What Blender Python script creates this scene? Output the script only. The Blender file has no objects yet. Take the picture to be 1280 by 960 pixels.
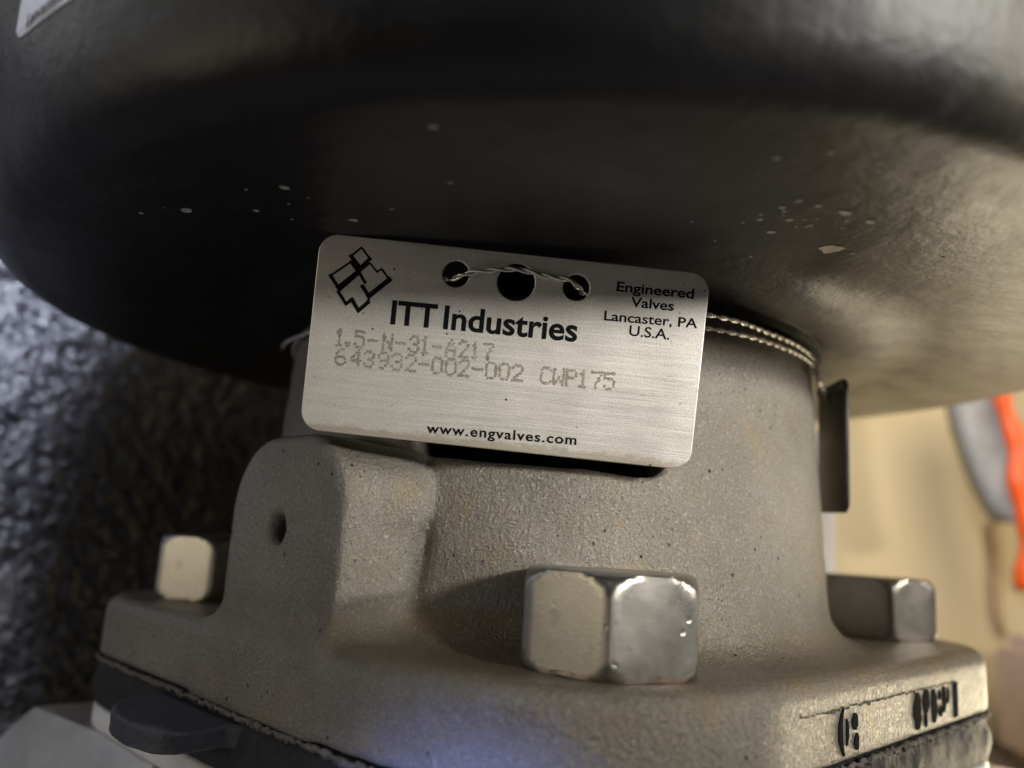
import bpy, bmesh, math, random
import numpy as np
from mathutils import Vector, Matrix, noise as mn
R = math.radians
MM = 0.001
random.seed(7)
scene = bpy.context.scene
col = scene.collection

# ------------------------------------------------------------------ camera
PITCH, ROLL = R(10.9), R(3.5)
F = Vector((0, math.cos(PITCH), math.sin(PITCH)))
R0 = Vector((1, 0, 0)); U0 = Vector((0, -math.sin(PITCH), math.cos(PITCH)))
RT = math.cos(ROLL)*R0 + math.sin(ROLL)*U0
UP = math.cos(ROLL)*U0 - math.sin(ROLL)*R0
cam = bpy.data.objects.new('camera', bpy.data.cameras.new('camera'))
col.objects.link(cam)
cam.matrix_world = Matrix(((RT.x, UP.x, -F.x, 0), (RT.y, UP.y, -F.y, 0), (RT.z, UP.z, -F.z, 0), (0, 0, 0, 1)))
cam.data.sensor_width = 36
cam.data.lens = 36*1000/1280
cam.data.clip_start = 0.002
cam.data.clip_end = 10
cam.data.dof.use_dof = True
cam.data.dof.focus_distance = 0.0925
cam.data.dof.aperture_fstop = 28.1/2.0
scene.camera = cam

# ------------------------------------------------------------------ world, lamps, exposure
w = bpy.data.worlds.new('World'); scene.world = w; w.use_nodes = True
w.node_tree.nodes['Background'].inputs[0].default_value = (0.62, 0.66, 0.78, 1)
w.node_tree.nodes['Background'].inputs[1].default_value = 0.022

def area(name, loc, target, sx, sy, power, color):
    d = bpy.data.lights.new(name, 'AREA'); d.shape = 'RECTANGLE'
    d.size = sx*MM; d.size_y = sy*MM; d.energy = power; d.color = color
    o = bpy.data.objects.new(name, d); col.objects.link(o)
    o.location = Vector(loc)*MM
    o.rotation_euler = (Vector(target)-Vector(loc)).to_track_quat('-Z', 'Y').to_euler()
    return o
def spot(name, loc, target, angle, power, color, soft, blend):
    d = bpy.data.lights.new(name, 'SPOT'); d.energy = power; d.color = color
    d.spot_size = R(angle); d.spot_blend = blend; d.shadow_soft_size = soft*MM
    o = bpy.data.objects.new(name, d); col.objects.link(o)
    o.location = Vector(loc)*MM
    o.rotation_euler = (Vector(target)-Vector(loc)).to_track_quat('-Z', 'Y').to_euler()
    return o
# torch beam from the front right, warm shop and wall lamps, added unseen fills
spot('torch', (230, -142, 84), (23, 105, 37), 19.5, 5.1, (1.0, 0.96, 0.875), 18, 0.22)
area('shop_lamp', (400, 5, 98), (20, 95, 5), 70, 16, 0.85, (1.0, 0.92, 0.78))
area('underside_fill_lamp', (150, 195, -45), (95, 120, 34), 50, 50, 0.105, (1.0, 0.86, 0.60))  # added unseen fill, stands in for bounce on the cover's underside
area('wall_lamp', (150, 130, 190), (200, 400, -20), 100, 100, 0.55, (1.0, 0.91, 0.72))
spot('blue_fill_spot', (-25, -120, -80), (-2, 72, -33), 9.6, 3.2, (0.24, 0.34, 1.0), 4, 0.9)  # added narrow spot, makes the blue sheen on the flange front
area('sheet_fill_lamp', (-30, 15, 190), (-120, 165, 0), 60, 60, 1.6, (0.78, 0.83, 1.0))  # added unseen above the cover, to brighten only the black sheet
area('left_warm_lamp', (-260, -60, 20), (-50, 140, -8), 110, 90, 0.10, (1.0, 0.86, 0.62))  # added unseen, for its reflection in the left bolt face
area('left_sheen_lamp', (-310, 58, 170), (-40, 58, 40), 150, 120, 0.10, (0.95, 0.97, 1.0))  # added unseen, gives the cover's left wall a sheen
area('front_top_lamp', (180, -190, 170), (20, 50, 38), 120, 70, 0.05, (1.0, 0.98, 0.94))  # added unseen, gives the cover's front wall a sheen
area('cover_fill_lamp', (-60, -60, 260), (-10, 60, 45), 90, 90, 0.12, (0.96, 0.98, 1.0))  # added unseen fill for the cover's upper wall
scene.view_settings.view_transform = 'Standard'
scene.view_settings.look = 'None'
scene.view_settings.exposure = 0.0
scene.view_settings.gamma = 1.0

# ------------------------------------------------------------------ helpers
def tag(o, label=None, cat=None, group=None, kind=None):
    if label: o['label'] = label
    if cat: o['category'] = cat
    if group: o['group'] = group
    if kind: o['kind'] = kind
    return o

def empty(name, loc=(0, 0, 0), rz=0):
    o = bpy.data.objects.new(name, None); col.objects.link(o)
    o.empty_display_size = 0.01
    o.location = Vector(loc)*MM; o.rotation_euler = (0, 0, rz)
    return o

def mesh_obj(name, verts, faces, mat, parent=None, smooth=True, loc=None, rz=None):
    """verts in millimetres"""
    me = bpy.data.meshes.new(name)
    me.from_pydata([tuple(c*MM for c in v) for v in verts], [], faces)
    if smooth: me.polygons.foreach_set('use_smooth', [True]*len(me.polygons))
    me.update()
    o = bpy.data.objects.new(name, me); col.objects.link(o)
    if mat: me.materials.append(mat)
    if parent: o.parent = parent
    if loc: o.location = Vector(loc)*MM
    if rz is not None: o.rotation_euler = (0, 0, rz)
    return o

def bm_obj(name, bm, mat, parent=None, smooth=True, loc=None, rz=None, sharp=None):
    bmesh.ops.recalc_face_normals(bm, faces=bm.faces[:])
    for v in bm.verts: v.co *= MM
    me = bpy.data.meshes.new(name); bm.to_mesh(me); bm.free()
    if smooth: me.polygons.foreach_set('use_smooth', [True]*len(me.polygons))
    if sharp is not None: me.set_sharp_from_angle(angle=R(sharp))
    o = bpy.data.objects.new(name, me); col.objects.link(o)
    if mat: me.materials.append(mat)
    if parent: o.parent = parent
    if loc: o.location = Vector(loc)*MM
    if rz is not None: o.rotation_euler = (0, 0, rz)
    return o

def box(bm, x0, x1, y0, y1, z0, z1):
    m = Matrix.Translation(((x0+x1)/2, (y0+y1)/2, (z0+z1)/2)) @ Matrix.Diagonal((x1-x0, y1-y0, z1-z0, 1))
    return bmesh.ops.create_cube(bm, size=1, matrix=m)['verts']

def lathe(prof, n, a0=0, a1=2*math.pi):
    vs, fs = [], []
    m = len(prof)
    for i in range(n):
        a = a0+(a1-a0)*i/n
        for (r, z) in prof: vs.append((r*math.cos(a), r*math.sin(a), z))
    for i in range(n):
        j = (i+1) % n
        for k in range(m-1):
            fs.append((i*m+k, j*m+k, j*m+k+1, i*m+k+1))
    return vs, fs

def tube(path, r, n=8, closed=False):
    pts = [Vector(p) for p in path]; N = len(pts)
    rr = r if hasattr(r, '__len__') else [r]*N
    vs, fs = [], []
    nrm = None
    for i, p in enumerate(pts):
        if closed: t = (pts[(i+1) % N]-pts[i-1]).normalized()
        else: t = (pts[min(i+1, N-1)]-pts[max(i-1, 0)]).normalized()
        if nrm is None:
            nrm = t.orthogonal().normalized()
        nrm = (nrm - t*nrm.dot(t)).normalized()
        b = t.cross(nrm)
        for k in range(n):
            a = 2*math.pi*k/n
            vs.append(tuple(p + rr[i]*(math.cos(a)*nrm+math.sin(a)*b)))
    for i in range(N if closed else N-1):
        j = (i+1) % N
        for k in range(n):
            l = (k+1) % n
            fs.append((i*n+k, i*n+l, j*n+l, j*n+k))
    if not closed:
        fs.append(tuple(range(n))[::-1]); fs.append(tuple((N-1)*n+k for k in range(n)))
    return vs, fs

def merge(lst):
    V, Fc = [], []
    for v, f in lst:
        o = len(V); V += list(v); Fc += [tuple(i+o for i in q) for q in f]
    return V, Fc

def curve_plate(name, outer, holes, half, bev, mat, parent=None, res=2):
    """flat plate from outlines (mm, in local XY), through a filled curve"""
    cu = bpy.data.curves.new(name, 'CURVE'); cu.dimensions = '2D'; cu.fill_mode = 'BOTH'
    for o in [outer]+holes:
        s = cu.splines.new('POLY'); s.points.add(len(o)-1); s.use_cyclic_u = True
        for p, q in zip(s.points, o): p.co = (q[0], q[1], 0, 1)
    cu.extrude = half-bev; cu.bevel_depth = bev; cu.bevel_resolution = res; cu.offset = -bev
    t = bpy.data.objects.new('tmp', cu); col.objects.link(t)
    dg = bpy.context.evaluated_depsgraph_get()
    me = bpy.data.meshes.new_from_object(t.evaluated_get(dg))
    bpy.data.objects.remove(t); bpy.data.curves.remove(cu)
    me.name = name
    me.transform(Matrix.Scale(MM, 4))
    me.materials.clear(); me.materials.append(mat)
    o = bpy.data.objects.new(name, me); col.objects.link(o)
    if parent: o.parent = parent
    return o

def text_mesh(body, size, bold=0.0, spacing=1.0, sx=1.0, align='CENTER'):
    cu = bpy.data.curves.new('t', 'FONT'); cu.body = body; cu.size = size
    cu.align_x = align; cu.offset = bold; cu.space_character = spacing
    cu.extrude = 0.02; cu.resolution_u = 6
    t = bpy.data.objects.new('tmp', cu); col.objects.link(t)
    dg = bpy.context.evaluated_depsgraph_get()
    me = bpy.data.meshes.new_from_object(t.evaluated_get(dg))
    bpy.data.objects.remove(t); bpy.data.curves.remove(cu)
    xs = [v.co.x for v in me.vertices]
    for v in me.vertices: v.co.x *= sx
    return me

# ------------------------------------------------------------------ materials
class NT:
    def __init__(s, name):
        s.m = bpy.data.materials.new(name); s.m.use_nodes = True
        s.t = s.m.node_tree; s.n = s.t.nodes; s.l = s.t.links
        s.b = s.n['Principled BSDF']
        tc = s.n.new('ShaderNodeTexCoord'); mp = s.n.new('ShaderNodeMapping')
        mp.inputs['Scale'].default_value = (1000, 1000, 1000)
        s.l.new(tc.outputs['Object'], mp.inputs[0]); s.co = mp.outputs[0]
    def set(s, **k):
        for a, v in k.items():
            s.b.inputs[a.replace('_', ' ')].default_value = v
    def scale(s, xyz):
        mp = s.n.new('ShaderNodeMapping'); mp.inputs['Scale'].default_value = xyz
        s.l.new(s.co, mp.inputs[0]); return mp.outputs[0]
    def noise(s, sc, det=4, rough=0.55, co=None, dist=0):
        n = s.n.new('ShaderNodeTexNoise'); n.inputs['Scale'].default_value = sc
        n.inputs['Detail'].default_value = det; n.inputs['Roughness'].default_value = rough
        n.inputs['Distortion'].default_value = dist
        s.l.new(co or s.co, n.inputs['Vector']); return n.outputs[0]
    def voro(s, sc, co=None, feat='F1'):
        n = s.n.new('ShaderNodeTexVoronoi'); n.inputs['Scale'].default_value = sc; n.feature = feat
        s.l.new(co or s.co, n.inputs['Vector']); return n.outputs['Distance']
    def ramp(s, src, stops):
        r = s.n.new('ShaderNodeValToRGB'); e = r.color_ramp.elements
        while len(e) < len(stops): e.new(0.5)
        for k, (p, c) in zip(e, stops):
            k.position = p; k.color = tuple(c)+(1,) if hasattr(c, '__len__') else (c, c, c, 1)
        s.l.new(src, r.inputs[0]); return r.outputs[0]
    def mix(s, f, a, b, mode='MIX'):
        x = s.n.new('ShaderNodeMix'); x.data_type = 'RGBA'; x.blend_type = mode
        for i, v in ((0, f), (6, a), (7, b)):
            if hasattr(v, 'is_output'): s.l.new(v, x.inputs[i])
            elif i == 0: x.inputs[0].default_value = v
            else: x.inputs[i].default_value = tuple(v)+(1,) if hasattr(v, '__len__') else (v, v, v, 1)
        return x.outputs[2]
    def math(s, op, a, b=0.0, c=None):
        x = s.n.new('ShaderNodeMath'); x.operation = op
        for i, v in enumerate((a, b) if c is None else (a, b, c)):
            if hasattr(v, 'is_output'): s.l.new(v, x.inputs[i])
            else: x.inputs[i].default_value = v
        return x.outputs[0]
    def sep(s, axis):
        x = s.n.new('ShaderNodeSeparateXYZ'); s.l.new(s.co, x.inputs[0]); return x.outputs[axis]
    def bump(s, h, dist, strength=1.0, prev=None):
        b = s.n.new('ShaderNodeBump'); b.inputs['Distance'].default_value = dist*MM
        b.inputs['Strength'].default_value = strength
        s.l.new(h, b.inputs['Height'])
        if prev: s.l.new(prev, b.inputs['Normal'])
        return b.outputs[0]
    def out(s, name, v): s.l.new(v, s.b.inputs[name])

def m_cast():
    s = NT('cast_steel')
    big = s.noise(0.045, 4, 0.6); med = s.noise(0.35, 4, 0.6); fine = s.noise(4.6, 3, 0.65); mid = s.noise(2.3, 4, 0.7)
    c = s.mix(s.ramp(big, [(0.35, 0), (0.68, 1)]), (0.212, 0.197, 0.170), (0.288, 0.273, 0.242))
    c = s.mix(s.math('MULTIPLY', s.ramp(med, [(0.45, 0), (0.75, 1)]), 0.45), c, (0.22, 0.18, 0.13))
    rust = s.noise(0.10, 5, 0.65, dist=0.4)
    c = s.mix(s.math('MULTIPLY', s.ramp(rust, [(0.57, 0), (0.70, 1)]), 0.45), c, (0.34, 0.245, 0.12))
    c = s.mix(s.math('MULTIPLY', s.ramp(fine, [(0.34, 1), (0.48, 0)]), 0.55), c, (0.10, 0.085, 0.06))
    c = s.mix(s.math('MULTIPLY', s.ramp(mid, [(0.56, 0), (0.70, 1)]), 0.5), c, (0.58, 0.55, 0.48))
    # browner, broken band low on the neck and round the bolts
    z = s.sep('Z')
    gr = s.ramp(s.math('ADD', s.math('MULTIPLY', s.math('ABSOLUTE', s.math('ADD', z, 11.5)), 0.09), s.math('MULTIPLY', s.noise(0.5, 4), 0.9)), [(0.45, 1), (0.85, 0)])
    c = s.mix(s.math('MULTIPLY', gr, 0.35), c, (0.17, 0.125, 0.07))
    pm0 = s.ramp(s.voro(0.36), [(0.0, 1), (0.055, 1), (0.09, 0)])
    pm = s.math('MULTIPLY', pm0, s.ramp(s.noise(0.23, 2), [(0.44, 0), (0.52, 1)]))
    pm2 = s.math('MULTIPLY', s.ramp(s.voro(0.95), [(0.0, 1), (0.07, 1), (0.12, 0)]), s.ramp(s.noise(0.16, 2), [(0.50, 0), (0.58, 1)]))
    pa = s.math('MAXIMUM', pm, pm2)
    c = s.mix(pa, c, (0.03, 0.024, 0.018))
    s.out('Base Color', c)
    s.set(Metallic=0.48)
    s.out('Roughness', s.ramp(mid, [(0.35, 0.55), (0.68, 0.28)]))
    h1 = s.bump(s.noise(1.3, 2, 0.5), 0.30, 0.5)
    h2 = s.bump(mid, 0.30, 1.0, h1)
    h3 = s.bump(s.math('MULTIPLY', pa, -1.0), 0.3, 1.0, h2)
    s.out('Normal', h3)
    return s.m

def m_tag():
    s = NT('tag_steel')
    # dull stainless: light clouding, fine grain, yellowish grime along the lower edge
    cl = s.noise(0.12, 5, 0.6)
    c = s.mix(s.ramp(cl, [(0.35, 0), (0.7, 1)]), (0.80, 0.77, 0.72), (0.92, 0.89, 0.84))
    gr = s.noise(5.0, 2, 0.5)
    c = s.mix(s.math('MULTIPLY', s.ramp(gr, [(0.42, 1), (0.55, 0)]), 0.25), c, (0.36, 0.34, 0.30))
    y = s.sep('Y')
    yn = s.math('ADD', y, s.math('MULTIPLY', s.noise(0.9, 4), 1.6))
    edge = s.ramp(s.math('MULTIPLY_ADD', yn, 0.1, 1.1), [(0.0, 1), (0.095, 0.8), (0.15, 0)])
    c = s.mix(s.math('MULTIPLY', edge, 0.55), c, (0.33, 0.25, 0.12))
    spots = s.ramp(s.voro(0.55), [(0.0, 1), (0.06, 1), (0.10, 0)])
    gate = s.ramp(s.noise(0.31, 2), [(0.5, 0), (0.56, 1)])
    c = s.mix(s.math('MULTIPLY', spots, gate), c, (0.10, 0.08, 0.06))
    s.out('Base Color', c)
    s.set(Metallic=0.62)
    st = s.noise(1.0, 3, 0.6, s.scale((0.12, 6, 1)))
    s.out('Roughness', s.ramp(st, [(0.3, 0.40), (0.7, 0.54)]))
    scr = s.noise(1.0, 2, 0.5, s.scale((0.15, 5.0, 1)))
    h = s.bump(scr, 0.04, 0.4)
    h = s.bump(s.noise(0.07, 2), 1.2, 0.22, h)
    h = s.bump(gr, 0.035, 0.4, h)
    s.out('Normal', h)
    return s.m

def m_simple(name, color, rough, metal=0.0, vary=0.15, sc=0.3, bump=0.1, bsc=1.2, **k):
    s = NT(name)
    n = s.noise(sc, 5, 0.6)
    dark = tuple(c*(1-vary) for c in color); lite = tuple(min(1, c*(1+vary)) for c in color)
    s.out('Base Color', s.mix(s.ramp(n, [(0.3, 0), (0.7, 1)]), dark, lite))
    s.out('Roughness', s.ramp(n, [(0.3, max(0, rough-0.06)), (0.7, rough+0.06)]))
    s.set(Metallic=metal, **k)
    if bump: s.out('Normal', s.bump(s.noise(bsc, 4, 0.6), bump, 0.6))
    return s.m

def m_cover():
    s = NT('black_cover_paint')
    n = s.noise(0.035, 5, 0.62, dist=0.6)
    # brown dust in clouds and tide marks, plus painted warm light, towards +X
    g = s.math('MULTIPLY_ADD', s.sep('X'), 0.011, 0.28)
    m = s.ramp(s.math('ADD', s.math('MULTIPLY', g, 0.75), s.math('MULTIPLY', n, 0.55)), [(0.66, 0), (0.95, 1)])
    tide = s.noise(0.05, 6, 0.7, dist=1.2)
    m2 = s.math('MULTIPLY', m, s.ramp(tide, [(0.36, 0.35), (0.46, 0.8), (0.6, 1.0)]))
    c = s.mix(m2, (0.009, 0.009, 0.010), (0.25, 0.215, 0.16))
    film = s.noise(0.055, 6, 0.7, dist=1.5)
    c = s.mix(s.math('MULTIPLY', s.ramp(film, [(0.50, 0), (0.78, 1)]), 0.10), c, (0.10, 0.10, 0.10))
    sp = s.ramp(s.noise(0.8, 3, 0.7), [(0.66, 0), (0.74, 1)])
    c = s.mix(s.math('MULTIPLY', sp, 0.05), c, (0.35, 0.33, 0.30))
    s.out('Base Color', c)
    s.out('Roughness', s.ramp(n, [(0.3, 0.34), (0.7, 0.52)]))
    s.b.inputs['Specular IOR Level'].default_value = 0.28
    s.out('Normal', s.bump(s.noise(1.6, 4, 0.6), 0.10, 0.5, s.bump(s.noise(0.12, 3), 0.8, 0.4)))
    return s.m

def m_bolt():
    s = NT('bolt_steel')
    n = s.noise(0.22, 5, 0.62)
    c = s.mix(s.ramp(n, [(0.35, 0), (0.7, 1)]), (0.30, 0.29, 0.27), (0.375, 0.36, 0.335))
    st = s.ramp(s.noise(0.5, 4, 0.6), [(0.58, 0), (0.70, 1)])
    c = s.mix(s.math('MULTIPLY', st, 0.4), c, (0.22, 0.19, 0.16))
    z = s.sep('Z')
    rm = s.ramp(s.math('ADD', s.math('MULTIPLY', z, 0.5), s.noise(0.7, 3)), [(0.55, 1), (0.85, 0)])
    c = s.mix(s.math('MULTIPLY', rm, 0.55), c, (0.16, 0.085, 0.04))
    s.out('Base Color', c)
    s.set(Metallic=0.88)
    s.out('Roughness', s.ramp(n, [(0.3, 0.27), (0.7, 0.35)]))
    scz = s.noise(1.0, 3, 0.6, s.scale((1.2, 1.2, 9.0)))
    h = s.bump(s.noise(0.3, 3, 0.5), 0.06, 0.3)
    h = s.bump(scz, 0.03, 0.5, h)
    ding = s.math('MULTIPLY', s.ramp(s.voro(0.55), [(0.0, 1), (0.12, 0.8), (0.2, 0)]), s.ramp(s.noise(0.3, 2), [(0.5, 0), (0.6, 1)]))
    h = s.bump(s.math('MULTIPLY', ding, -1.0), 0.07, 0.6, h)
    s.out('Normal', h)
    return s.m

def m_mat():
    s = NT('black_crinkled_foam')
    n = s.noise(0.02, 3, 0.6)
    c = s.mix(n, (0.035, 0.037, 0.046), (0.10, 0.10, 0.115))
    d = s.ramp(s.noise(0.03, 4, 0.6, dist=0.5), [(0.70, 0), (0.76, 1)])
    c = s.mix(s.math('MULTIPLY', d, 0.5), c, (0.20, 0.15, 0.11))
    s.out('Base Color', c)
    s.set(Roughness=0.33)
    s.b.inputs['Specular IOR Level'].default_value = 0.9
    s.out('Normal', s.bump(s.noise(0.9, 3, 0.6), 0.7, 0.8))
    return s.m

def m_board():
    s = NT('pale_plywood')
    g = s.noise(1.0, 5, 0.6, s.scale((0.05, 0.05, 0.006)))
    n = s.noise(0.012, 4, 0.6)
    c = s.mix(g, (0.58, 0.445, 0.235), (0.68, 0.535, 0.295))
    c = s.mix(s.math('MULTIPLY', s.ramp(n, [(0.4, 0), (0.7, 1)]), 0.35), c, (0.68, 0.56, 0.36))
    s.out('Base Color', c); s.set(Roughness=0.6)
    s.out('Normal', s.bump(g, 0.2, 0.4))
    return s.m

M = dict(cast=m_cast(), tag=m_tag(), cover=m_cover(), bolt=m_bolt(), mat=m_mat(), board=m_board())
M['ink'] = m_simple('black_ink', (0.008, 0.008, 0.009), 0.9, bump=0)
M['ink'].node_tree.nodes['Principled BSDF'].inputs['Specular IOR Level'].default_value = 0.1
M['stamp'] = m_simple('stamped_dent', (0.30, 0.275, 0.225), 0.6, 0.4, 0.30, 1.5, 0.05, 4)
M['stamp_rim'] = m_simple('stamped_burr', (0.62, 0.60, 0.56), 0.35, 0.8, 0.1, 1.5, 0)
M['wire'] = m_simple('wire_steel', (0.80, 0.77, 0.71), 0.28, 0.75, 0.2, 1.0, 0)
M['rubber'] = m_simple('black_rubber', (0.022, 0.022, 0.024), 0.55, 0, 0.5, 0.6, 0.4, 1.4)
M['rubber'].node_tree.nodes['Principled BSDF'].inputs['Specular IOR Level'].default_value = 0.25
M['rubber_dusty'] = m_simple('dusty_rubber_bead', (0.13, 0.12, 0.11), 0.7, 0, 0.6, 1.0, 0.5, 1.8)
M['tongue'] = m_simple('dusty_blue_grey_rubber', (0.030, 0.033, 0.046), 0.5, 0, 0.4, 0.5, 0.3, 1.6)
M['ptfe'] = m_simple('white_ptfe', (0.78, 0.80, 0.84), 0.4, 0, 0.05, 0.2, 0.05)
M['machined'] = m_simple('machined_steel', (0.52, 0.50, 0.47), 0.42, 0.75, 0.12, 0.15, 0.05, 2.0)
M['speck'] = m_simple('pale_paint_speck', (0.42, 0.38, 0.28), 0.7, 0, 0.25, 0.8, 0.1)
M['speck_grey'] = m_simple('grey_speck', (0.36, 0.36, 0.36), 0.7, 0, 0.3, 0.8, 0.1)
M['label'] = m_simple('sticker_paper', (0.58, 0.60, 0.65), 0.9, 0, 0.06, 0.1, 0)
M['label'].node_tree.nodes['Principled BSDF'].inputs['Specular IOR Level'].default_value = 0.15
M['label_ink'] = m_simple('sticker_ink', (0.16, 0.11, 0.13), 0.6, 0, 0.2, 0.6, 0)
M['blank_tag'] = m_simple('darkened_steel', (0.022, 0.019, 0.017), 0.4, 0.3, 0.3, 0.15, 0.05)
M['grey_post'] = m_simple('grey_paint', (0.36, 0.36, 0.385), 0.5, 0, 0.08, 0.1, 0.05)
M['grey_strap'] = m_simple('grey_webbing', (0.36, 0.36, 0.35), 0.7, 0, 0.15, 0.12, 0.4, 0.6)
M['orange'] = m_simple('orange_rubber', (0.90, 0.11, 0.012), 0.4, 0, 0.08, 0.1, 0.05)
M['brown'] = m_simple('rust_brown_smear', (0.50, 0.34, 0.18), 0.8, 0, 0.25, 0.08, 0.3)
M['table'] = m_simple('tabletop_wood', (0.10, 0.085, 0.07), 0.6, 0, 0.15, 0.05, 0.1)

# ------------------------------------------------------------------ signed-distance modelling of the casting
def surface_nets(f, lo, hi, h):
    xs = [np.arange(lo[i], hi[i]+h, h, dtype=np.float32) for i in range(3)]
    X, Y, Z = np.meshgrid(*xs, indexing='ij')
    V = f(X, Y, Z)
    del X, Y, Z
    ins = V < 0
    nx, ny, nz = V.shape
    cnt = np.zeros((nx-1, ny-1, nz-1), np.int8)
    offs = [(i, j, k) for i in (0, 1) for j in (0, 1) for k in (0, 1)]
    for i, j, k in offs: cnt += ins[i:nx-1+i, j:ny-1+j, k:nz-1+k]
    act = np.argwhere((cnt > 0) & (cnt < 8))
    idx = -np.ones(cnt.shape, np.int32)
    idx[act[:, 0], act[:, 1], act[:, 2]] = np.arange(len(act))
    cv = {o: V[act[:, 0]+o[0], act[:, 1]+o[1], act[:, 2]+o[2]] for o in offs}
    acc = np.zeros((len(act), 3)); n = np.zeros(len(act))
    for a in offs:
        for ax in range(3):
            if a[ax] == 0:
                b = list(a); b[ax] = 1; b = tuple(b)
                va, vb = cv[a], cv[b]
                m = (va < 0) != (vb < 0)
                t = np.where(m, va/np.where(m, va-vb, 1), 0)
                p = np.array(a, float)[None, :].repeat(len(act), 0); p[:, ax] += t
                acc += p*m[:, None]; n += m
    P = (act + acc/n[:, None])*h + np.array(lo)
    faces = []
    for ax in range(3):
        s0 = [slice(None)]*3; s1 = [slice(None)]*3
        s0[ax] = slice(0, -1); s1[ax] = slice(1, None)
        ch = np.argwhere(ins[tuple(s0)] != ins[tuple(s1)])
        b, c = (ax+1) % 3, (ax+2) % 3
        ch = ch[(ch[:, b] > 0) & (ch[:, c] > 0) & (ch[:, b] < V.shape[b]-1) & (ch[:, c] < V.shape[c]-1)]
        flip = ins[ch[:, 0], ch[:, 1], ch[:, 2]]
        def g(db, dc):
            q = ch.copy(); q[:, b] -= db; q[:, c] -= dc
            return idx[q[:, 0], q[:, 1], q[:, 2]]
        q = np.stack([g(1, 1), g(0, 1), g(0, 0), g(1, 0)], 1)
        q[~flip] = q[~flip][:, ::-1]
        faces.append(q)
    return P, np.concatenate(faces)

def np_mesh(name, P, Q, mat, parent):
    me = bpy.data.meshes.new(name)
    me.vertices.add(len(P)); me.vertices.foreach_set('co', (P*MM).astype(np.float32).ravel())
    me.loops.add(len(Q)*4); me.loops.foreach_set('vertex_index', Q.astype(np.int32).ravel())
    me.polygons.add(len(Q)); me.polygons.foreach_set('loop_start', np.arange(0, len(Q)*4, 4, dtype=np.int32))
    me.polygons.foreach_set('use_smooth', np.ones(len(Q), bool))
    me.update(calc_edges=True); me.validate()
    me.materials.append(mat)
    o = bpy.data.objects.new(name, me); col.objects.link(o); o.parent = parent
    return o

def smin(a, b, k):
    h = np.clip(0.5+0.5*(b-a)/k, 0, 1)
    return b*(1-h)+a*h-k*h*(1-h)
def rbox2(x, y, hx, hy, r):
    qx = np.abs(x)-(hx-r); qy = np.abs(y)-(hy-r)
    return np.sqrt(np.maximum(qx, 0)**2+np.maximum(qy, 0)**2)+np.minimum(np.maximum(qx, qy), 0)-r
def extr(d2, d1, r):
    a = d2+r; b = d1+r
    return np.minimum(np.maximum(a, b), 0)+np.sqrt(np.maximum(a, 0)**2+np.maximum(b, 0)**2)-r

FH = 55.9          # distance of the flange sides from the neck axis
FT, FB = -13.0, -22.2
def flange2(x, y, off=0.0):
    """plan of the flange: wide round corner to the front (-x,-y), tighter ones elsewhere"""
    qx = x-0.6; qy = y-1.3
    hx, hy = 56.5+off, 57.2+off
    r = np.where((x < 0) == (y < 0), 32.0, 16.5)
    ax = np.abs(qx)-(hx-r); ay = np.abs(qy)-(hy-r)
    return np.sqrt(np.maximum(ax, 0)**2+np.maximum(ay, 0)**2)+np.minimum(np.maximum(ax, ay), 0)-r
def bonnet_sdf(x, y, z):
    wob = 0.14*np.sin(x*0.31+1.1)*np.sin(y*0.27+0.4)*np.sin(z*0.35+x*.11) + 0.08*np.sin(x*0.83+y*0.35)*np.sin(z*0.71-y*0.52)
    fl = extr(flange2(x, y), np.abs(z+20)-7.0, 2.3)
    fl = np.maximum(fl, FB-z)
    rad = np.sqrt((x+0.9)**2+(y-0.9)**2)
    nr = 44.9 - 0.055*(z-20)
    neck = np.maximum(rad-nr, np.abs(z-5)-25.6)
    b = smin(fl, neck+wob, 6.4)
    # boss with a machined flat face to the left, standing out of the neck
    d2 = rbox2(y+3.5, z+12.7, 13.8, 24.0, 10.0)
    dx = np.abs(x+38)-15.6
    lug = extr(d2, dx, 0.9)
    top = np.sqrt((x+43)**2*0.45+(y+13.5)**2+(z-4.6)**2)-5.6
    lug = smin(lug, top, 2.5)
    hfl = np.clip((z+2.0)/-10.0, 0, 1)
    k = 0.7+3.0*hfl*hfl
    # narrow groove added beside the boss, to shade its crease
    b = b + 0.7*np.exp(-((y+18.0)/0.9)**2)*np.exp(-((z-2.0)/9.5)**4)*(x < -20)
    b = smin(lug+wob*0.6*(x > -53), b, k)
    # cast window through the neck wall behind the name plate
    ang = np.arctan2(y, x)-math.radians(-138.6)
    win = np.maximum(rbox2(rad*np.sin(ang)+1.0, z-15.0+0.035*rad*np.sin(ang)+2.2*wob, 15.4, 6.3, 2.2), 27-rad)
    win = np.where(np.cos(ang) > 0, win, 9.0)
    b = -smin(-b, win, 1.0)
    hole = np.maximum(np.sqrt((y+2.2)**2+(z+0.6)**2)-1.75, np.abs(x+54)-6.0)
    b = np.maximum(b, -hole)
    b = np.maximum(b, -np.maximum(np.sqrt((y+2.2)**2+(z+0.6)**2)-2.15-0.6*np.clip(-x-53.3, -2, 2), np.abs(x+54)-1.0))
    return np.maximum(b, 30-rad)

# ================================================================== the valve
AX = (8, 142, 0)
ROT = R(44.6)
valve = empty('diaphragm_valve', (AX[0], AX[1], -80), ROT)
tag(valve, 'large valve with cast steel bonnet, four hex bolts and wide black cover on top', 'valve')
VZ = 80   # children are given with z relative to the camera height
def vloc(x=0, y=0, z=0): return (x, y, z+VZ)

P, Q = surface_nets(bonnet_sdf, (-62, -62, -26), (62, 62, 32), 0.62)
bonnet = np_mesh('bonnet', P, Q, M['cast'], valve); bonnet.location = (0, 0, VZ*MM)
tag(bonnet, 'sand-cast grey steel bonnet with square flange and drilled boss')

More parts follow.
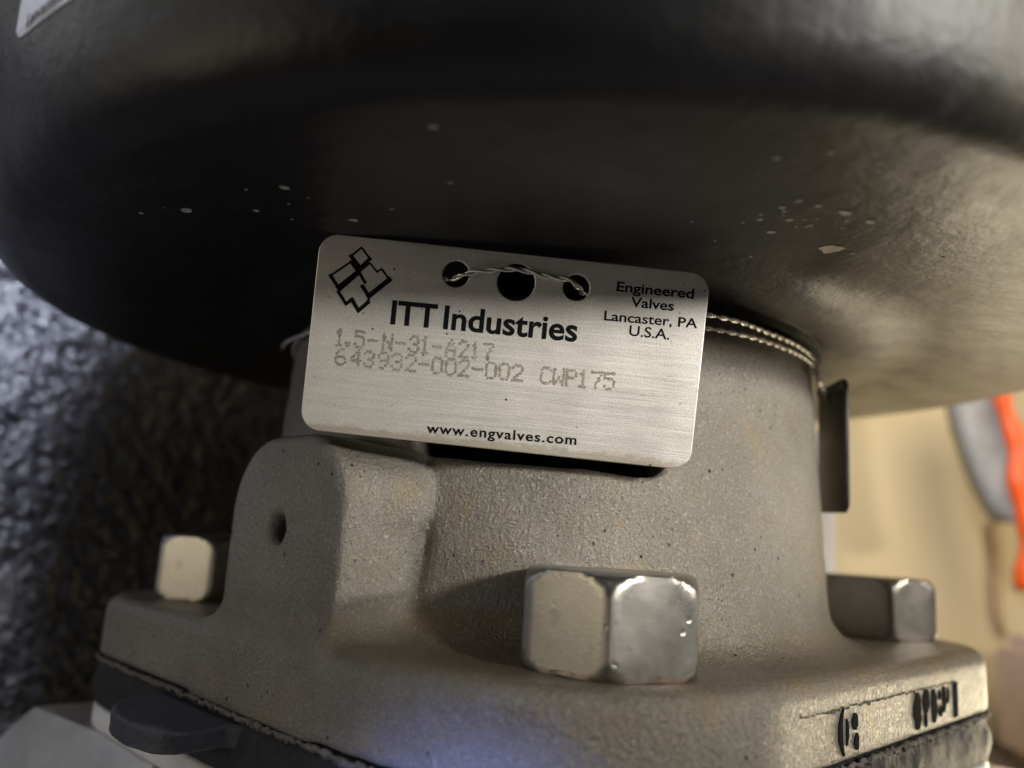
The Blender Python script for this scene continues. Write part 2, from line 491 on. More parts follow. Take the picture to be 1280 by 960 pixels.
# --- marks stamped / inked on the right-hand flange side (face y = -FH)
def face_poly(pts, prot=0.12):
    """pts in (s along face, z)"""
    n = len(pts)
    vs = [(s, -FH-prot, z) for s, z in pts]+[(s, -FH+0.6, z) for s, z in pts]
    fs = [tuple(range(n))]+[(i, i+n, (i+1) % n+n, (i+1) % n) for i in range(n)]
    return vs, fs
def lens(s, z0, z1, wd, bow=0.0, n=9):
    L, Rr = [], []
    for i in range(n+1):
        t = i/n; z = z0+(z1-z0)*t
        e = math.sin(math.pi*min(max(t, 0.04), 0.96))**0.45
        c = s + bow*(4*(t-0.5)**2)
        j = random.uniform(-.08, .08)*wd
        L.append((c-wd/2*e+j, z)); Rr.append((c+wd/2*e+j, z))
    return L+Rr[::-1]
for a in [(-12.3, -21.4, -16.4, 0.75, 0.9), (-10.4, -20.4, -17.6, 0.45, -0.2), (-8.3, -19.0, -17.2, 1.15, 0), (-8.0, -21.2, -19.4, 0.9, .2),
          (11.7, -21.3, -16.7, 1.9, 0.2), (15.1, -19.6, -16.6, 1.7, 0.1), (14.8, -21.3, -19.4, 0.8, 0), (18.3, -21.1, -16.8, 1.5, -0.1),
          (20.6, -18.4, -17.2, 0.7, 0), (20.8, -20.6, -19.2, 1.0, .1), (22.6, -20.2, -16.8, 1.1, -0.3), (24.3, -19.2, -17.0, 0.5, -0.4)]:
    v_, f_ = face_poly(lens(a[0], a[1], a[2], a[3]*1.45, *a[4:]))
    mesh_obj('inked_stroke', v_, f_, M['ink'], bonnet, smooth=False)
v_, f_ = face_poly([(26.5, -21.4), (26.4, -16.7), (28.3, -16.6), (28.2, -21.3)])
mesh_obj('inked_stroke', v_, f_, M['ink'], bonnet, smooth=False)
# thin parting line above the marks
pl = []
for i in range(40):
    s0 = -22+i*1.25; s1 = s0+1.25*random.uniform(0.6, 1.0)
    z = -16.25-0.004*(s0+22)+random.uniform(-.12, .12)
    wl = random.uniform(0.10, 0.30)
    if random.random() < 0.12: wl = 0.5
    pl.append(face_poly([(s0, z), (s1, z+.02), (s1, z-wl), (s0, z-wl*.8)], 0.06))
v_, f_ = merge(pl)
tag(mesh_obj('parting_line', v_, f_, M['rubber'], bonnet, smooth=False), kind='stuff')

# --- bolts
def hex_head(h=10.2, af=17.8, loc=None):
    bm = bmesh.new()
    rc = af/math.sqrt(3)
    # hexagonal prism, each side subdivided, top and bottom chamfered by a cone (gives the curved hex shoulders)
    N = 16
    rings = []
    zs = [0.0, 0.25, 0.6, 1.1, 2, 4, 6, 7.6, 8.5, 9.1, 9.5, 9.8, 10.0]
    def rr(a, z):
        k = ((a+math.pi/6) % (math.pi/3))-math.pi/6
        flat = (af/2)/math.cos(k)
        # soften vertical corners
        flat = -math.log(math.exp(-flat*9)+math.exp(-(rc*0.985)*9))/9+0.07
        top = rc*0.985-(max(0, z-(h-1.25)))*0.95*1.0 - max(0, z-(h-0.35))**2*2.2
        bot = rc*0.985-(max(0, 0.9-z))*0.7
        return min(flat, top+0.05, bot+0.05) if True else flat
    for z in zs:
        ring = [bm.verts.new((rr(2*math.pi*i/(6*N)+R(30)+0, z*h/10)*math.cos(2*math.pi*i/(6*N)),
                              rr(2*math.pi*i/(6*N)+R(30)+0, z*h/10)*math.sin(2*math.pi*i/(6*N)), z*h/10)) for i in range(6*N)]
        rings.append(ring)
    m = 6*N
    for a, b in zip(rings[:-1], rings[1:]):
        for i in range(m): bm.faces.new((a[i], a[(i+1) % m], b[(i+1) % m], b[i]))
    inner = [bm.verts.new((0.78*(af/2)*math.cos(2*math.pi*i/m), 0.78*(af/2)*math.sin(2*math.pi*i/m), h+0.02)) for i in range(m)]
    for i in range(m): bm.faces.new((rings[-1][i], rings[-1][(i+1) % m], inner[(i+1) % m], inner[i]))
    bm.faces.new(inner); bm.faces.new(rings[0][::-1])
    return bm
bolt_specs = [((-34, -40.2), -97, 'front bolt, grey hex head facing the camera with a rusty lower edge'),
              ((-40.5, 40), -73, 'left bolt half hidden behind the drilled boss'),
              ((45.2, -37.6), -36, 'right bolt standing clear at the far right of the flange'),
              ((44, 43), -50, 'rear bolt hidden behind the neck')]
protoh = None
for (bx, by), va, lab in bolt_specs:
    if protoh is None:
        bo = bm_obj('hex_bolt', hex_head(), M['bolt'], valve, sharp=26)
        wv, wf = lathe([(0, -0.1), (8.9, -0.1), (9.1, 0.1), (9.1, 0.45), (8.7, 0.62), (0, 0.62)], 64)
        ws = mesh_obj('washer_face', wv, wf, M['bolt'], bo)
        ws.data.set_sharp_from_angle(angle=R(35)); ws.location = (0, 0, 0.0)
        protoh = (bo, ws)
    else:
        bo = protoh[0].copy(); col.objects.link(bo); bo.parent = valve
        ws = protoh[1].copy(); col.objects.link(ws); ws.parent = bo
    bo.location = Vector(vloc(bx, by, FT+0.05))*MM
    bo.rotation_euler = (0, 0, R(va)-ROT)
    tag(bo, lab)

# --- diaphragm (rubber sheet between bonnet and body), with its tongue
def square_outline(off, n=14):
    pts = []
    hx, hy = 56.5+off, 57.2+off
    for sx, sy, a0, r in ((1, 1, 0, 32), (-1, 1, 90, 16.5), (-1, -1, 180, 32), (1, -1, 270, 16.5)):
        r = r+off
        cx, cy = 0.6+sx*(hx-r), 1.3+sy*(hy-r)
        for i in range(n+1):
            a = R(a0+90*i/n); pts.append((cx+r*math.cos(a), cy+r*math.sin(a)))
    out = []
    for i, p in enumerate(pts):
        q = pts[(i+1) % len(pts)]
        d = math.dist(p, q); k = max(1, int(d/1.6))
        for j in range(k):
            t = j/k; out.append((p[0]+(q[0]-p[0])*t, p[1]+(q[1]-p[1])*t))
    return out
def loft(rings, cap=True):
    vs, fs = [], []
    n = len(rings[0])
    for r in rings: vs += r
    for a in range(len(rings)-1):
        for i in range(n):
            fs.append((a*n+i, a*n+(i+1) % n, (a+1)*n+(i+1) % n, (a+1)*n+i))
    if cap: fs.append(tuple(range(n))[::-1]); fs.append(tuple((len(rings)-1)*n+i for i in range(n)))
    return vs, fs
base = square_outline(-0.6)
def jit(pts, z, off, amp, f=0.35):
    out = []
    for x, y in pts:
        k = 1+off/FH
        a = amp*mn.noise(Vector((x*f, y*f, z*1.3)))*2
        out.append((x*k*(1+a/FH), y*k*(1+a/FH), z+VZ+amp*0.6*mn.noise(Vector((y*f, x*f, z)))))
    return out
rings = [jit(base, -29.9, -0.3, .1), jit(base, -29.5, 0.3, .15), jit(base, -27, 0.7, .2), jit(base, -25.4, 0.6, .2), jit(base, -24.2, 0.4, .3), jit(base, -23.0, 0.1, 0.1), jit(base, -22.25, -0.4, 0.05)]
v_, f_ = loft(rings)
dia = mesh_obj('diaphragm', v_, f_, M['rubber'], valve)
tag(dia, 'black rubber diaphragm edge squeezed under the flange')
# dusty crumbly bead along the joint
bead = []
for i in range(len(base)):
    x, y = base[i]
    for kk in range(3):
        x2, y2 = base[(i+1) % len(base)]
        t = kk/3; px = x+(x2-x)*t; py = y+(y2-y)*t
        k = 1+0.55/FH
        bead.append((px*k+random.uniform(-.18, .18), py*k+random.uniform(-.18, .18), -22.75+random.uniform(-.22, .22)+VZ))
v_, f_ = tube(bead, [random.uniform(0.2, 0.5) for _ in bead], 6, closed=True)
mesh_obj('squeezed_bead', v_, f_, M['rubber_dusty'], dia)
# tongue: rounded plan, drooping
def tongue():
    W, n = 10.3, 22
    o = []
    o += [(-44, -W-14), (-50, -W-10), (-52.5, -W-6.5), (-55, -W-3.2)]
    for i in range(n+1):
        a = -math.pi/2+math.pi*i/n
        o.append((-57.0-8.0*max(0, math.cos(a))**0.55, W*math.sin(a)))
    for i in range(7): o.append((-56+i*2.0, W+1))
    rings = []
    for k, zz in ((0.90, -23.45), (0.96, -23.5), (0.99, -23.75), (1.0, -24.1), (0.985, -25.5), (0.99, -25.9), (0.95, -26.2)):
        rings.append([((x+56)*k-56, y*k+8.8, zz+VZ-0.06*max(0, -x-55)+0.3*mn.noise(Vector((x*.3, y*.3, zz*.2)))) for x, y in o])
    return loft(rings)
v_, f_ = tongue()
tg = mesh_obj('tongue', v_, f_, M['tongue'], dia); tg.data.set_sharp_from_angle(angle=R(40))

# --- white liner ring
rings = [jit(square_outline(-0.6), z, o, 0.0) for z, o in ((-33.2, 0.0), (-32.7, .3), (-30.4, .3), (-29.95, -.1))]
v_, f_ = loft(rings)
mesh_obj('liner', v_, f_, M['ptfe'], valve)

# --- valve body below: machined top, sloping cast sides, a raised rib
def hull(pts, name, mat, parent, bev=0.7, local=True):
    bm = bmesh.new()
    for p in pts: bm.verts.new((p[0], p[1], p[2]+VZ))
    r = bmesh.ops.convex_hull(bm, input=bm.verts)
    bmesh.ops.delete(bm, geom=[g for g in r['geom_interior'] if isinstance(g, bmesh.types.BMVert)], context='VERTS')
    bmesh.ops.dissolve_limit(bm, angle_limit=R(1), verts=bm.verts, edges=bm.edges)
    bmesh.ops.bevel(bm, geom=bm.edges[:], offset=bev, segments=3, affect='EDGES', profile=0.6)
    return bm_obj(name, bm, mat, parent, sharp=50)
body = hull([(-58.6, 64, -33.3), (-53, 24, -33.3), (60, 24, -33.3), (60, 64, -33.3),
             (-76, 84, -60), (-70, 23, -60), (66, 24, -60), (66, 84, -60)], 'valve_body', M['machined'], valve, 0.35)
tag(body, 'machined steel body block with sloping side')
hull([(-45, 24.6, -33.35), (-42, -4, -33.35), (-38, -46, -33.35), (60, -56, -33.35), (60, 24.6, -33.35), (-62, 24.4, -60), (-58, -8, -60), (-46, -62, -60), (66, -62, -60), (66, 24.4, -60)],
     'side_face', M['machined'], body, 0.35)
v_, f_ = lathe([(0, -80), (52, -80), (52, -76), (46, -72), (44, -61), (0, -61)], 64)
v_ = [(x, y, z+VZ) for x, y, z in v_]
mesh_obj('foot', v_, f_, M['cast'], valve).data.set_sharp_from_angle(angle=R(40))

# --- black cover (wide round cap above)
CX, CY = 1.5, 0.0
prof = [(0, 31.2), (41, 31.2), (43.4, 31.2), (43.6, 32.2), (53.2, 32.4), (54.2, 33.2), (60, 33.3), (86.0, 33.0), (87.6, 33.2), (88.9, 33.9), (90.1, 35.2),
        (91.0, 37.0), (91.9, 40), (93.2, 45), (95.0, 54), (95.6, 62), (94.8, 70), (91, 76), (84, 80), (60, 82), (0, 83)]
def wall_r(z):
    pz = [p[1] for p in prof[9:17]]; pr = [p[0] for p in prof[9:17]]
    return float(np.interp(z, pz, pr))
vs, fs = lathe(prof, 256)
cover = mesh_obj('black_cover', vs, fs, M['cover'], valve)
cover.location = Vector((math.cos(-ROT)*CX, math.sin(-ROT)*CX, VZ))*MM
cover.rotation_euler = (0, 0, -ROT)      # its own axes run with the world's, dust and painted warm light on the +X side
cover.data.set_sharp_from_angle(angle=R(60))
tag(cover, 'broad black cover with dusty underside, warm light painted at its right, and paint specks')

def blob(cx, cy, rx, ry, rot, th=0.12, n=14):
    pts = []
    ph = random.uniform(0, 9)
    for i in range(n):
        a = 2*math.pi*i/n
        k = 1+0.28*mn.noise(Vector((math.cos(a)*1.3+ph, math.sin(a)*1.3, ph)))*2
        x, y = rx*k*math.cos(a), ry*k*math.sin(a)
        pts.append((cx+x*math.cos(rot)-y*math.sin(rot), cy+x*math.sin(rot)+y*math.cos(rot)))
    return pts
def under_z(r): return float(np.interp(r, [p[0] for p in prof[4:9]], [p[1] for p in prof[4:9]]))
specks = [(26.1, -58.9, 1.4, 1), (23.5, -68.8, .8, 0), (20.4, -70.0, .35, 0), (18.9, -66.2, .4, 0), (18.2, -62.7, .45, 0), (16.1, -65.8, .35, 0),
          (17.2, -69.1, .35, 0), (18.2, -70.8, .32, 0), (26.7, -67.0, .5, 0), (21.4, -65.1, .3, 0), (22.0, -79.5, .32, 0), (17.3, -80.7, .3, 0),
          (-15.8, -80.9, .38, 0), (-15.1, -70.1, .28, 0), (-44.8, -59.1, .7, 0), (-31.9, -66.7, .5, 0), (-36.8, -60.1, .4, 0), (-26.4, -58.9, .55, 0),
          (-50.4, -57.5, .3, 0), (13.3, -79.1, .3, 0), (-33.1, -79.7, .22, 0), (38.5, -58.7, .25, 0)]
for _ in range(26):
    specks.append((random.gauss(19, 6), random.gauss(-66, 5), random.uniform(.1, .24), 0))
for _ in range(6):
    specks.append((random.uniform(-50, -20), random.uniform(-66, -56), random.uniform(.1, .25), 0))
for i, (x, y, r_, kd) in enumerate(specks):
    if math.hypot(x, y) > 85: continue
    pts = blob(x-1.5, y, r_, r_*random.uniform(0.45, 0.8), random.uniform(-0.5, 0.5))
    n = len(pts)
    zt = under_z(math.hypot(x, y))
    vv = [(a, b, zt-0.07) for a, b in pts]+[(a, b, zt+0.3) for a, b in pts]
    ff = [tuple(range(n))[::-1]]+[(k, (k+1) % n, (k+1) % n+n, k+n) for k in range(n)]
    mesh_obj('paint_speck', vv, ff, M['speck'] if kd else M['speck_grey'], cover, smooth=False)

# sticker wrapped on the cover wall
def wrap(pt, off):
    az, z = pt; rr_ = wall_r(z)+off
    return (rr_*math.cos(R(az)), rr_*math.sin(R(az)), z)
SB = (-129.9, 44.1)          # lower corner (azimuth, height)
e1 = Vector((7.1, 0.5))      # along lower edge (deg, mm)
e2 = Vector((1.5, 3.9))
ns, nt_ = 12, 10
vv = []
for off in (0.12, -0.3):
    for i in range(ns+1):
        for j in range(nt_+1):
            s_, t_ = 3.2*i/ns, 2.6*j/nt_
            if i == 0 and j == 0: s_, t_ = 0.08, 0.06
            vv.append(wrap((SB[0]+e1.x*s_+e2.x*t_, SB[1]+e1.y*s_+e2.y*t_), off))
g = lambda i, j: i*(nt_+1)+j
ff = [(g(i, j), g(i+1, j), g(i+1, j+1), g(i, j+1)) for i in range(ns) for j in range(nt_)]
K = (ns+1)*(nt_+1)
bord = [g(i, 0) for i in range(ns)]+[g(ns, j) for j in range(nt_)]+[g(i, nt_) for i in range(ns, 0, -1)]+[g(0, j) for j in range(nt_, 0, -1)]
ff += [(bord[k], bord[(k+1) % len(bord)], bord[(k+1) % len(bord)]+K, bord[k]+K) for k in range(len(bord))]
stick = mesh_obj('sticker', vv, ff, M['label'], cover, smooth=False)
tag(stick, 'pale paper sticker with small dark print')
vv, ff = [], []
for row, body_ in ((0.13, 'Lancaster, PA'),):
    me = text_mesh(body_, 1.0, align='LEFT')
    b0 = len(vv)
    for v in me.vertices:
        s_ = 0.22+v.co.x*0.15; t_ = row+v.co.y*0.38
        vv.append(wrap((SB[0]+e1.x*s_+e2.x*t_, SB[1]+e1.y*s_+e2.y*t_), 0.16+v.co.z))
    ff += [tuple(b0+i for i in p.vertices) for p in me.polygons]
mesh_obj('print', vv, ff, M['label_ink'], stick, smooth=False)

# ================================================================== name tag
TC = Vector((-1.02, 90.62, 21.23))
rt = (RT*math.cos(R(-6.1))+UP*math.sin(R(-6.1)))
nt = -F
ut = nt.cross(rt)
name_tag = bpy.data.objects.new('name_tag', None); col.objects.link(name_tag); name_tag.empty_display_size = .01
tmat = Matrix(((rt.x, ut.x, nt.x, TC.x*MM), (rt.y, ut.y, nt.y, TC.y*MM), (rt.z, ut.z, nt.z, TC.z*MM), (0, 0, 0, 1)))
name_tag.matrix_world = tmat
tag(name_tag, 'brushed steel name plate with rounded corners and black print, wired to the neck', 'name tag')
ca, sa = math.cos(R(6.1)), math.sin(R(6.1))
def L(u_, v_):
    """drawing units of the plate (0.093 mm, origin top left of the drawing) to plate millimetres"""
    dx, dy = (u_-631.5)*0.093, -(v_-439.5)*0.093
    return (dx*ca-dy*sa, dx*sa+dy*ca)
HW, HH, CR = 22.75, 11.45, 2.3
outl = []
for cx, cy, a0 in ((HW-CR, HH-CR, 0), (-(HW-CR), HH-CR, 90), (-(HW-CR), -(HH-CR), 180), (HW-CR, -(HH-CR), 270)):
    for i in range(13):
        a = R(a0+90*i/12); outl.append((cx+CR*math.cos(a), cy+CR*math.sin(a)))
def circ(c, r, n=40): return [(c[0]+r*math.cos(2*math.pi*i/n), c[1]+r*math.sin(2*math.pi*i/n)) for i in range(n)]
H1, H2, H3 = L(570, 343), L(645, 353), L(720, 360)
plate = curve_plate('plate', outl, [circ(H1, 1.55), circ(H2, 2.2), circ(H3, 1.55)], 0.38, 0.13, M['tag'], name_tag, 2)
ZT = 0.385
def on_plate(name, me, mat, pos, rot=0.0, label=None):
    me.name = name; me.transform(Matrix.Scale(MM, 4)); me.materials.clear(); me.materials.append(mat)
    o = bpy.data.objects.new(name, me); col.objects.link(o); o.parent = name_tag
    o.location = (pos[0]*MM, pos[1]*MM, (ZT+0.005)*MM); o.rotation_euler = (0, 0, rot)
    if label: o['label'] = label
    return o
def fit_text(body_, u0, v0, u1, v1, caph, bold=0.0, name='lettering', label=None, spacing=1.0):
    """baseline from drawing point 0 to drawing point 1, capital height in units"""
    a, b = Vector(L(u0, v0)), Vector(L(u1, v1))
    size = caph*0.093/0.73
    me = text_mesh(body_, size, bold, spacing, align='LEFT')
    x0 = min(v.co.x for v in me.vertices); x1 = max(v.co.x for v in me.vertices)
    k = (b-a).length/(x1-x0)
    for v in me.vertices: v.co.x = (v.co.x-x0)*k; v.co.z = v.co.z*0.5+0.01
    ang = math.atan2(b.y-a.y, b.x-a.x)
    return on_plate(name, me, M['ink'], a, ang, label)
fit_text('ITT', 488.5, 404.5, 545.5, 410.0, 30, 0.105, label='bold company name printed in black')
fit_text('Industries', 554.0, 410.8, 720.5, 427.0, 30, 0.085, label='bold company name printed in black')
fit_text('Engineered', 770, 364.2, 866, 373.6, 12.5, 0.032, label='maker division print, upper right')
fit_text('Valves', 787.5, 383.5, 841, 388.8, 12.5, 0.032)
fit_text('Lancaster, PA', 754.5, 400.5, 870.5, 410.5, 12.5, 0.024)
fit_text('U.S.A.', 785.5, 419.5, 835.5, 424.8, 13.5, 0.018)
fit_text('www.engvalves.com', 533.5, 540.5, 720, 555.6, 12.5, 0.032, spacing=1.15, label='web address printed near the bottom edge')

# logo: interlocking blocks drawn with thick black outlines
def LZ(x, y): return L(400+x/5.12, 290+y/5.12)
def thick(path, widths, closed=True):
    """band polygons along a path (drawing of the emblem)"""
    res = []
    n = len(path)
    for i in range(n if closed else n-1):
        a = Vector(path[i]); b = Vector(path[(i+1) % n]); wv = widths[i]*0.72
        d = (b-a).normalized(); nn = Vector((-d.y, d.x))
        a2 = a-d*wv*0.9; b2 = b+d*wv*0.9
        res.append([LZ(*(a2+nn*wv)), LZ(*(b2+nn*wv)), LZ(*(b2-nn*wv)), LZ(*(a2-nn*wv))])
    return res
polys = []
polys += thick([(270, 103), (323, 175), (262, 232), (203, 158)], [9, 16, 17, 9])
polys += thick([(200, 195), (72, 282), (122, 358), (248, 258)], [9, 16, 20, 12])
polys += thick([(325, 205), (368, 258), (398, 240), (447, 308), (316, 412), (275, 350)], [8, 8, 9, 22, 17, 0.1], closed=False)
polys += thick([(210, 190), (292, 325)], [13], closed=False)
polys += thick([(318, 205), (262, 250)], [9], closed=False)
polys += thick([(122, 385), (170, 462), (208, 434), (250, 505), (312, 452), (316, 420)], [14, 15, 17, 17, 12], closed=False)
polys += thick([(128, 378), (245, 275)], [10], closed=False)
vs, fs = [], []
for k, pg in enumerate(polys):
    b0 = len(vs); zz = ZT+0.006+0.0012*k
    vs += [(x, y, zz+0.012) for x, y in pg]+[(x, y, zz-0.03) for x, y in pg]
    fs.append((b0, b0+1, b0+2, b0+3)); fs += [(b0+i, b0+(i+1) % 4, b0+(i+1) % 4+4, b0+i+4) for i in range(4)]
lg = mesh_obj('emblem', vs, fs, M['ink'], name_tag, smooth=False)
tag(lg, 'black outlined emblem of interlocking blocks')

# dot-peened text
GL = {'0': '01110 10001 10001 10001 10001 10001 01110', '1': '00100 01100 00100 00100 00100 00100 01110',
      '2': '01110 10001 00001 00010 00100 01000 11111', '3': '01110 10001 00001 00110 00001 10001 01110',
      '4': '00010 00110 01010 10010 11111 00010 00010', '5': '11111 10000 11110 00001 00001 10001 01110',
      '6': '00110 01000 10000 11110 10001 10001 01110', '7': '11111 00001 00010 00010 00100 00100 00100',
      '9': '01110 10001 10001 01111 00001 00010 01100', '-': '00000 00000 00000 11111 00000 00000 00000',
      '.': '00000 00000 00000 00000 00000 01100 01100', 'N': '10001 11001 11001 10101 10011 10011 10001',
      'A': '00100 01010 01010 10001 11111 10001 10001', 'C': '01110 10001 10000 10000 10000 10001 01110',
      'W': '10001 10001 10001 10101 10101 11011 10001', 'P': '11110 10001 10001 11110 10000 10000 10000'}
def peen(rows):
    dv, df, rv, rf = [], [], [], []
    def disc(c, r, z0, zc, V, Fc, n=8):
        b0 = len(V); V.append((c[0], c[1], zc))
        ph = random.uniform(0, 6)
        for i in range(n):
            k = 1+random.uniform(-.2, .2)
            a = ph+2*math.pi*i/n; V.append((c[0]+r*k*math.cos(a), c[1]+r*k*math.sin(a), z0))
        for i in range(n): Fc.append((b0, b0+1+i, b0+1+(i+1) % n))
    for chars, cw in rows:
        for ch, (u_, v_) in chars:
            g_ = GL[ch].split()
            for r_ in range(7):
                for c_ in range(5):
                    if g_[r_][c_] == '1':
                        du, dv_ = (c_-2)*cw/4, (r_-3)*19.0/6
                        uu = u_+du*math.cos(R(5.3))-dv_*math.sin(R(5.3)); vv_ = v_+du*math.sin(R(5.3))+dv_*math.cos(R(5.3))
                        p = L(uu+random.gauss(0, .28), vv_+random.gauss(0, .28))
                        disc(p, random.uniform(.15, .215), ZT+0.006, ZT+0.004, dv, df)
                        q = (p[0]+0.04, p[1]-0.10)
                        if random.random() < 0.5: disc(q, random.uniform(.06, .10), ZT+0.002, ZT+0.045, rv, rf, 6)
    return dv, df, rv, rf
r1 = [('1', 425.5), ('.', 437.5), ('5', 450.5), ('-', 467), ('N', 485), ('-', 501), ('3', 518), ('1', 531.5), ('-', 546), ('A', 564), ('2', 580), ('1', 594), ('7', 610)]
r2 = [('6', 427), ('4', 446), ('3', 462), ('9', 480), ('3', 496.5), ('2', 514), ('-', 530), ('0', 547), ('0', 564), ('2', 580.5), ('-', 597), ('0', 614), ('0', 630.5), ('2', 647), ('C', 682.5), ('W', 698), ('P', 714), ('1', 728.5), ('7', 745), ('5', 761)]
row1 = ([(c, (u_, 422.0+(u_-426)*0.0955)) for c, u_ in r1], 10.5)
row2 = ([(c, (u_, 446.0+(u_-427)*0.0925)) for c, u_ in r2], 11.5)
for rw, lab in ((row1, 'upper line of faint dot-punched model code'), (row2, 'lower line of faint dot-punched serial code')):
    dv, df, rv, rf = peen([rw])
    o = mesh_obj('punched_text', dv, df, M['stamp'], name_tag, smooth=False); tag(o, lab)
    mesh_obj('burr', rv, rf, M['stamp_rim'], o)
# fine bright scratches on the plate
scr = []
for (u0, v0, u1, v1, wd) in [(409, 350, 421, 392, .05), (421, 392, 424, 402, .03), (858, 482, 866, 480, .05), (867, 492, 874, 485, .08), (756, 500, 776, 512, .06), (776, 512, 790, 516, .04),
                             (800, 494, 808, 494.5, .06), (830, 470, 842, 471, .04), (845, 480, 862, 482, .03), (884, 522, 889, 524, .04), (838, 508, 843, 509, .05), (634, 518, 634.5, 540, .03),
                             (640, 305, 660, 309, .025), (835, 420, 842, 436, .03), (700, 470, 716, 471, .02), (815, 455, 850, 459, .02)]:
    if u0 > 875: continue
    a, b = Vector(L(u0, v0)), Vector(L(u1, v1)); d = (b-a).normalized(); n_ = Vector((-d.y, d.x))*wd/2
    b0 = len(scr)*0
    scr.append(([(a.x, a.y, ZT), (*(((a+b)/2)+n_), ZT+.012), (b.x, b.y, ZT), (*(((a+b)/2)-n_), ZT+.012)], [(0, 1, 2, 3)]))
v_, f_ = merge(scr)
tag(mesh_obj('scratch', v_, f_, M['stamp_rim'], name_tag, smooth=False), kind='stuff')

# ================================================================== wires
def twist(path, off, r, pitch, n=7, phase=0.0):
    """two strands twisted round a path (mm, world)"""
    pts = [Vector(p) for p in path]
    # resample
    out = []; 
    for i in range(len(pts)-1):
        p0 = pts[max(i-1, 0)]; p1 = pts[i]; p2 = pts[i+1]; p3 = pts[min(i+2, len(pts)-1)]
        k = max(2, int((p2-p1).length/0.22))
        for j in range(k):
            t = j/k
            out.append(0.5*((2*p1)+(-p0+p2)*t+(2*p0-5*p1+4*p2-p3)*t*t+(-p0+3*p1-3*p2+p3)*t**3))
    out.append(pts[-1])
    s1, s2 = [], []
    nrm = Vector((0, 0, 1)); dist = 0
    for i, p in enumerate(out):
        t = (out[min(i+1, len(out)-1)]-out[max(i-1, 0)]).normalized()
        nrm = (nrm-t*nrm.dot(t)).normalized(); b = t.cross(nrm)
        if i: dist += (p-out[i-1]).length
        a = phase+2*math.pi*dist/pitch
        o = off*(math.cos(a)*nrm+math.sin(a)*b)
        s1.append(p+o); s2.append(p-o)
    return [tube(s1, r, n), tube(s2, r, n)]
def tw(lx, ly, lz):   # plate coordinates -> world mm
    return TC+rt*lx+ut*ly+nt*lz
NR = 44.9
def nk(az, z, dr=0.7):
    rr_ = 44.9-0.055*(z-20)+dr
    return Vector((AX[0]-1.25+rr_*math.cos(R(az)), AX[1]+rr_*math.sin(R(az)), z))
wire = []
a = tw(H1[0]-2.6, H1[1]-0.9, -3.0); b = tw(H1[0]-0.3, H1[1]-0.55, -0.2); c = tw(H1[0]+1.1, H1[1]+0.05, 0.75)
d = tw((H1[0]+H2[0])/2+.3, H2[1]+0.95, 0.95); e = tw(H2[0]+0.2, H2[1]+1.35, 1.0)
f = tw((H2[0]+H3[0])/2+.2, H2[1]+0.95, 0.9); g2 = tw(H3[0]-1.0, H3[1]+0.75, 0.7); h = tw(H3[0]+0.4, H3[1]+0.05, -0.2); k = tw(H3[0]+2.8, H3[1]-0.4, -3.2)
left_end = [nk(-168, 29.3, 2.6), nk(-160, 28.9, 2.0), nk(-148, 28.2, 1.6), nk(-135, 27.4, 2.2), nk(-122, 27.0, 3.0)]
right_end = [nk(-66, 29.4, 3.0), nk(-52, 29.8, 1.0), nk(-40, 30.0, .6), nk(-30, 29.9, .6), nk(-22, 29.4, .9), nk(-16, 28.2, 1.5), nk(-12, 27.0, 2.6), nk(-11, 25.6, 3.4), nk(-11, 24.2, 3.6), nk(-12, 23.2, 3.0)]
wv = twist(left_end+[a, b, c, d, e, f, g2, h, k]+right_end, 0.175, 0.185, 4.2)
# second turn round the neck, behind the plate and out on the right
second = [nk(az, 28.0+0.9*math.sin(R(az*2+20)), 0.6) for az in range(-190, -75, 8)]+[nk(-70, 28.2, .7), nk(-58, 28.6, .6), nk(-46, 28.7, .5), nk(-36, 28.8, .5), nk(-27, 28.6, .6), nk(-20, 28.3, .9), nk(-15, 27.5, 1.3), nk(-14, 26.2, 1.2)]
wv += twist(second, 0.175, 0.185, 4.0, phase=1.0)
v_, f_ = merge(wv)
wo = mesh_obj('twisted_wire', v_, f_, M['wire'], None)
tag(wo, 'thin twisted steel wire looped through the plate holes and round the neck', 'wire')

# ------------------------------------------------------------------ second plate hanging on the right, seen edge-on
bt = empty('blank_tag', (0, 0, 0))
bt.matrix_world = Matrix.Translation(Vector((53.5, 131.0, 17.8))*MM) @ Matrix.Rotation(R(84), 4, 'Z') @ Matrix.Rotation(R(90), 4, 'X') @ Matrix.Rotation(R(2), 4, 'Z')
tag(bt, 'dark bare metal plate hanging almost edge-on at the right of the neck', 'tag')
def rr_outline(w_, h_, r_):
    o = []
    for cx, cy, a0 in ((w_-r_, h_-r_, 0), (-(w_-r_), h_-r_, 90), (-(w_-r_), -(h_-r_), 180), (w_-r_, -(h_-r_), 270)):
        for i in range(9):
            a = R(a0+90*i/8); o.append((cx+r_*math.cos(a), cy+r_*math.sin(a)))
    return o
curve_plate('plate', rr_outline(7.5, 10.6, 2.0), [circ((0, 8.2), 1.1, 20)], 0.35, 0.12, M['blank_tag'], bt)

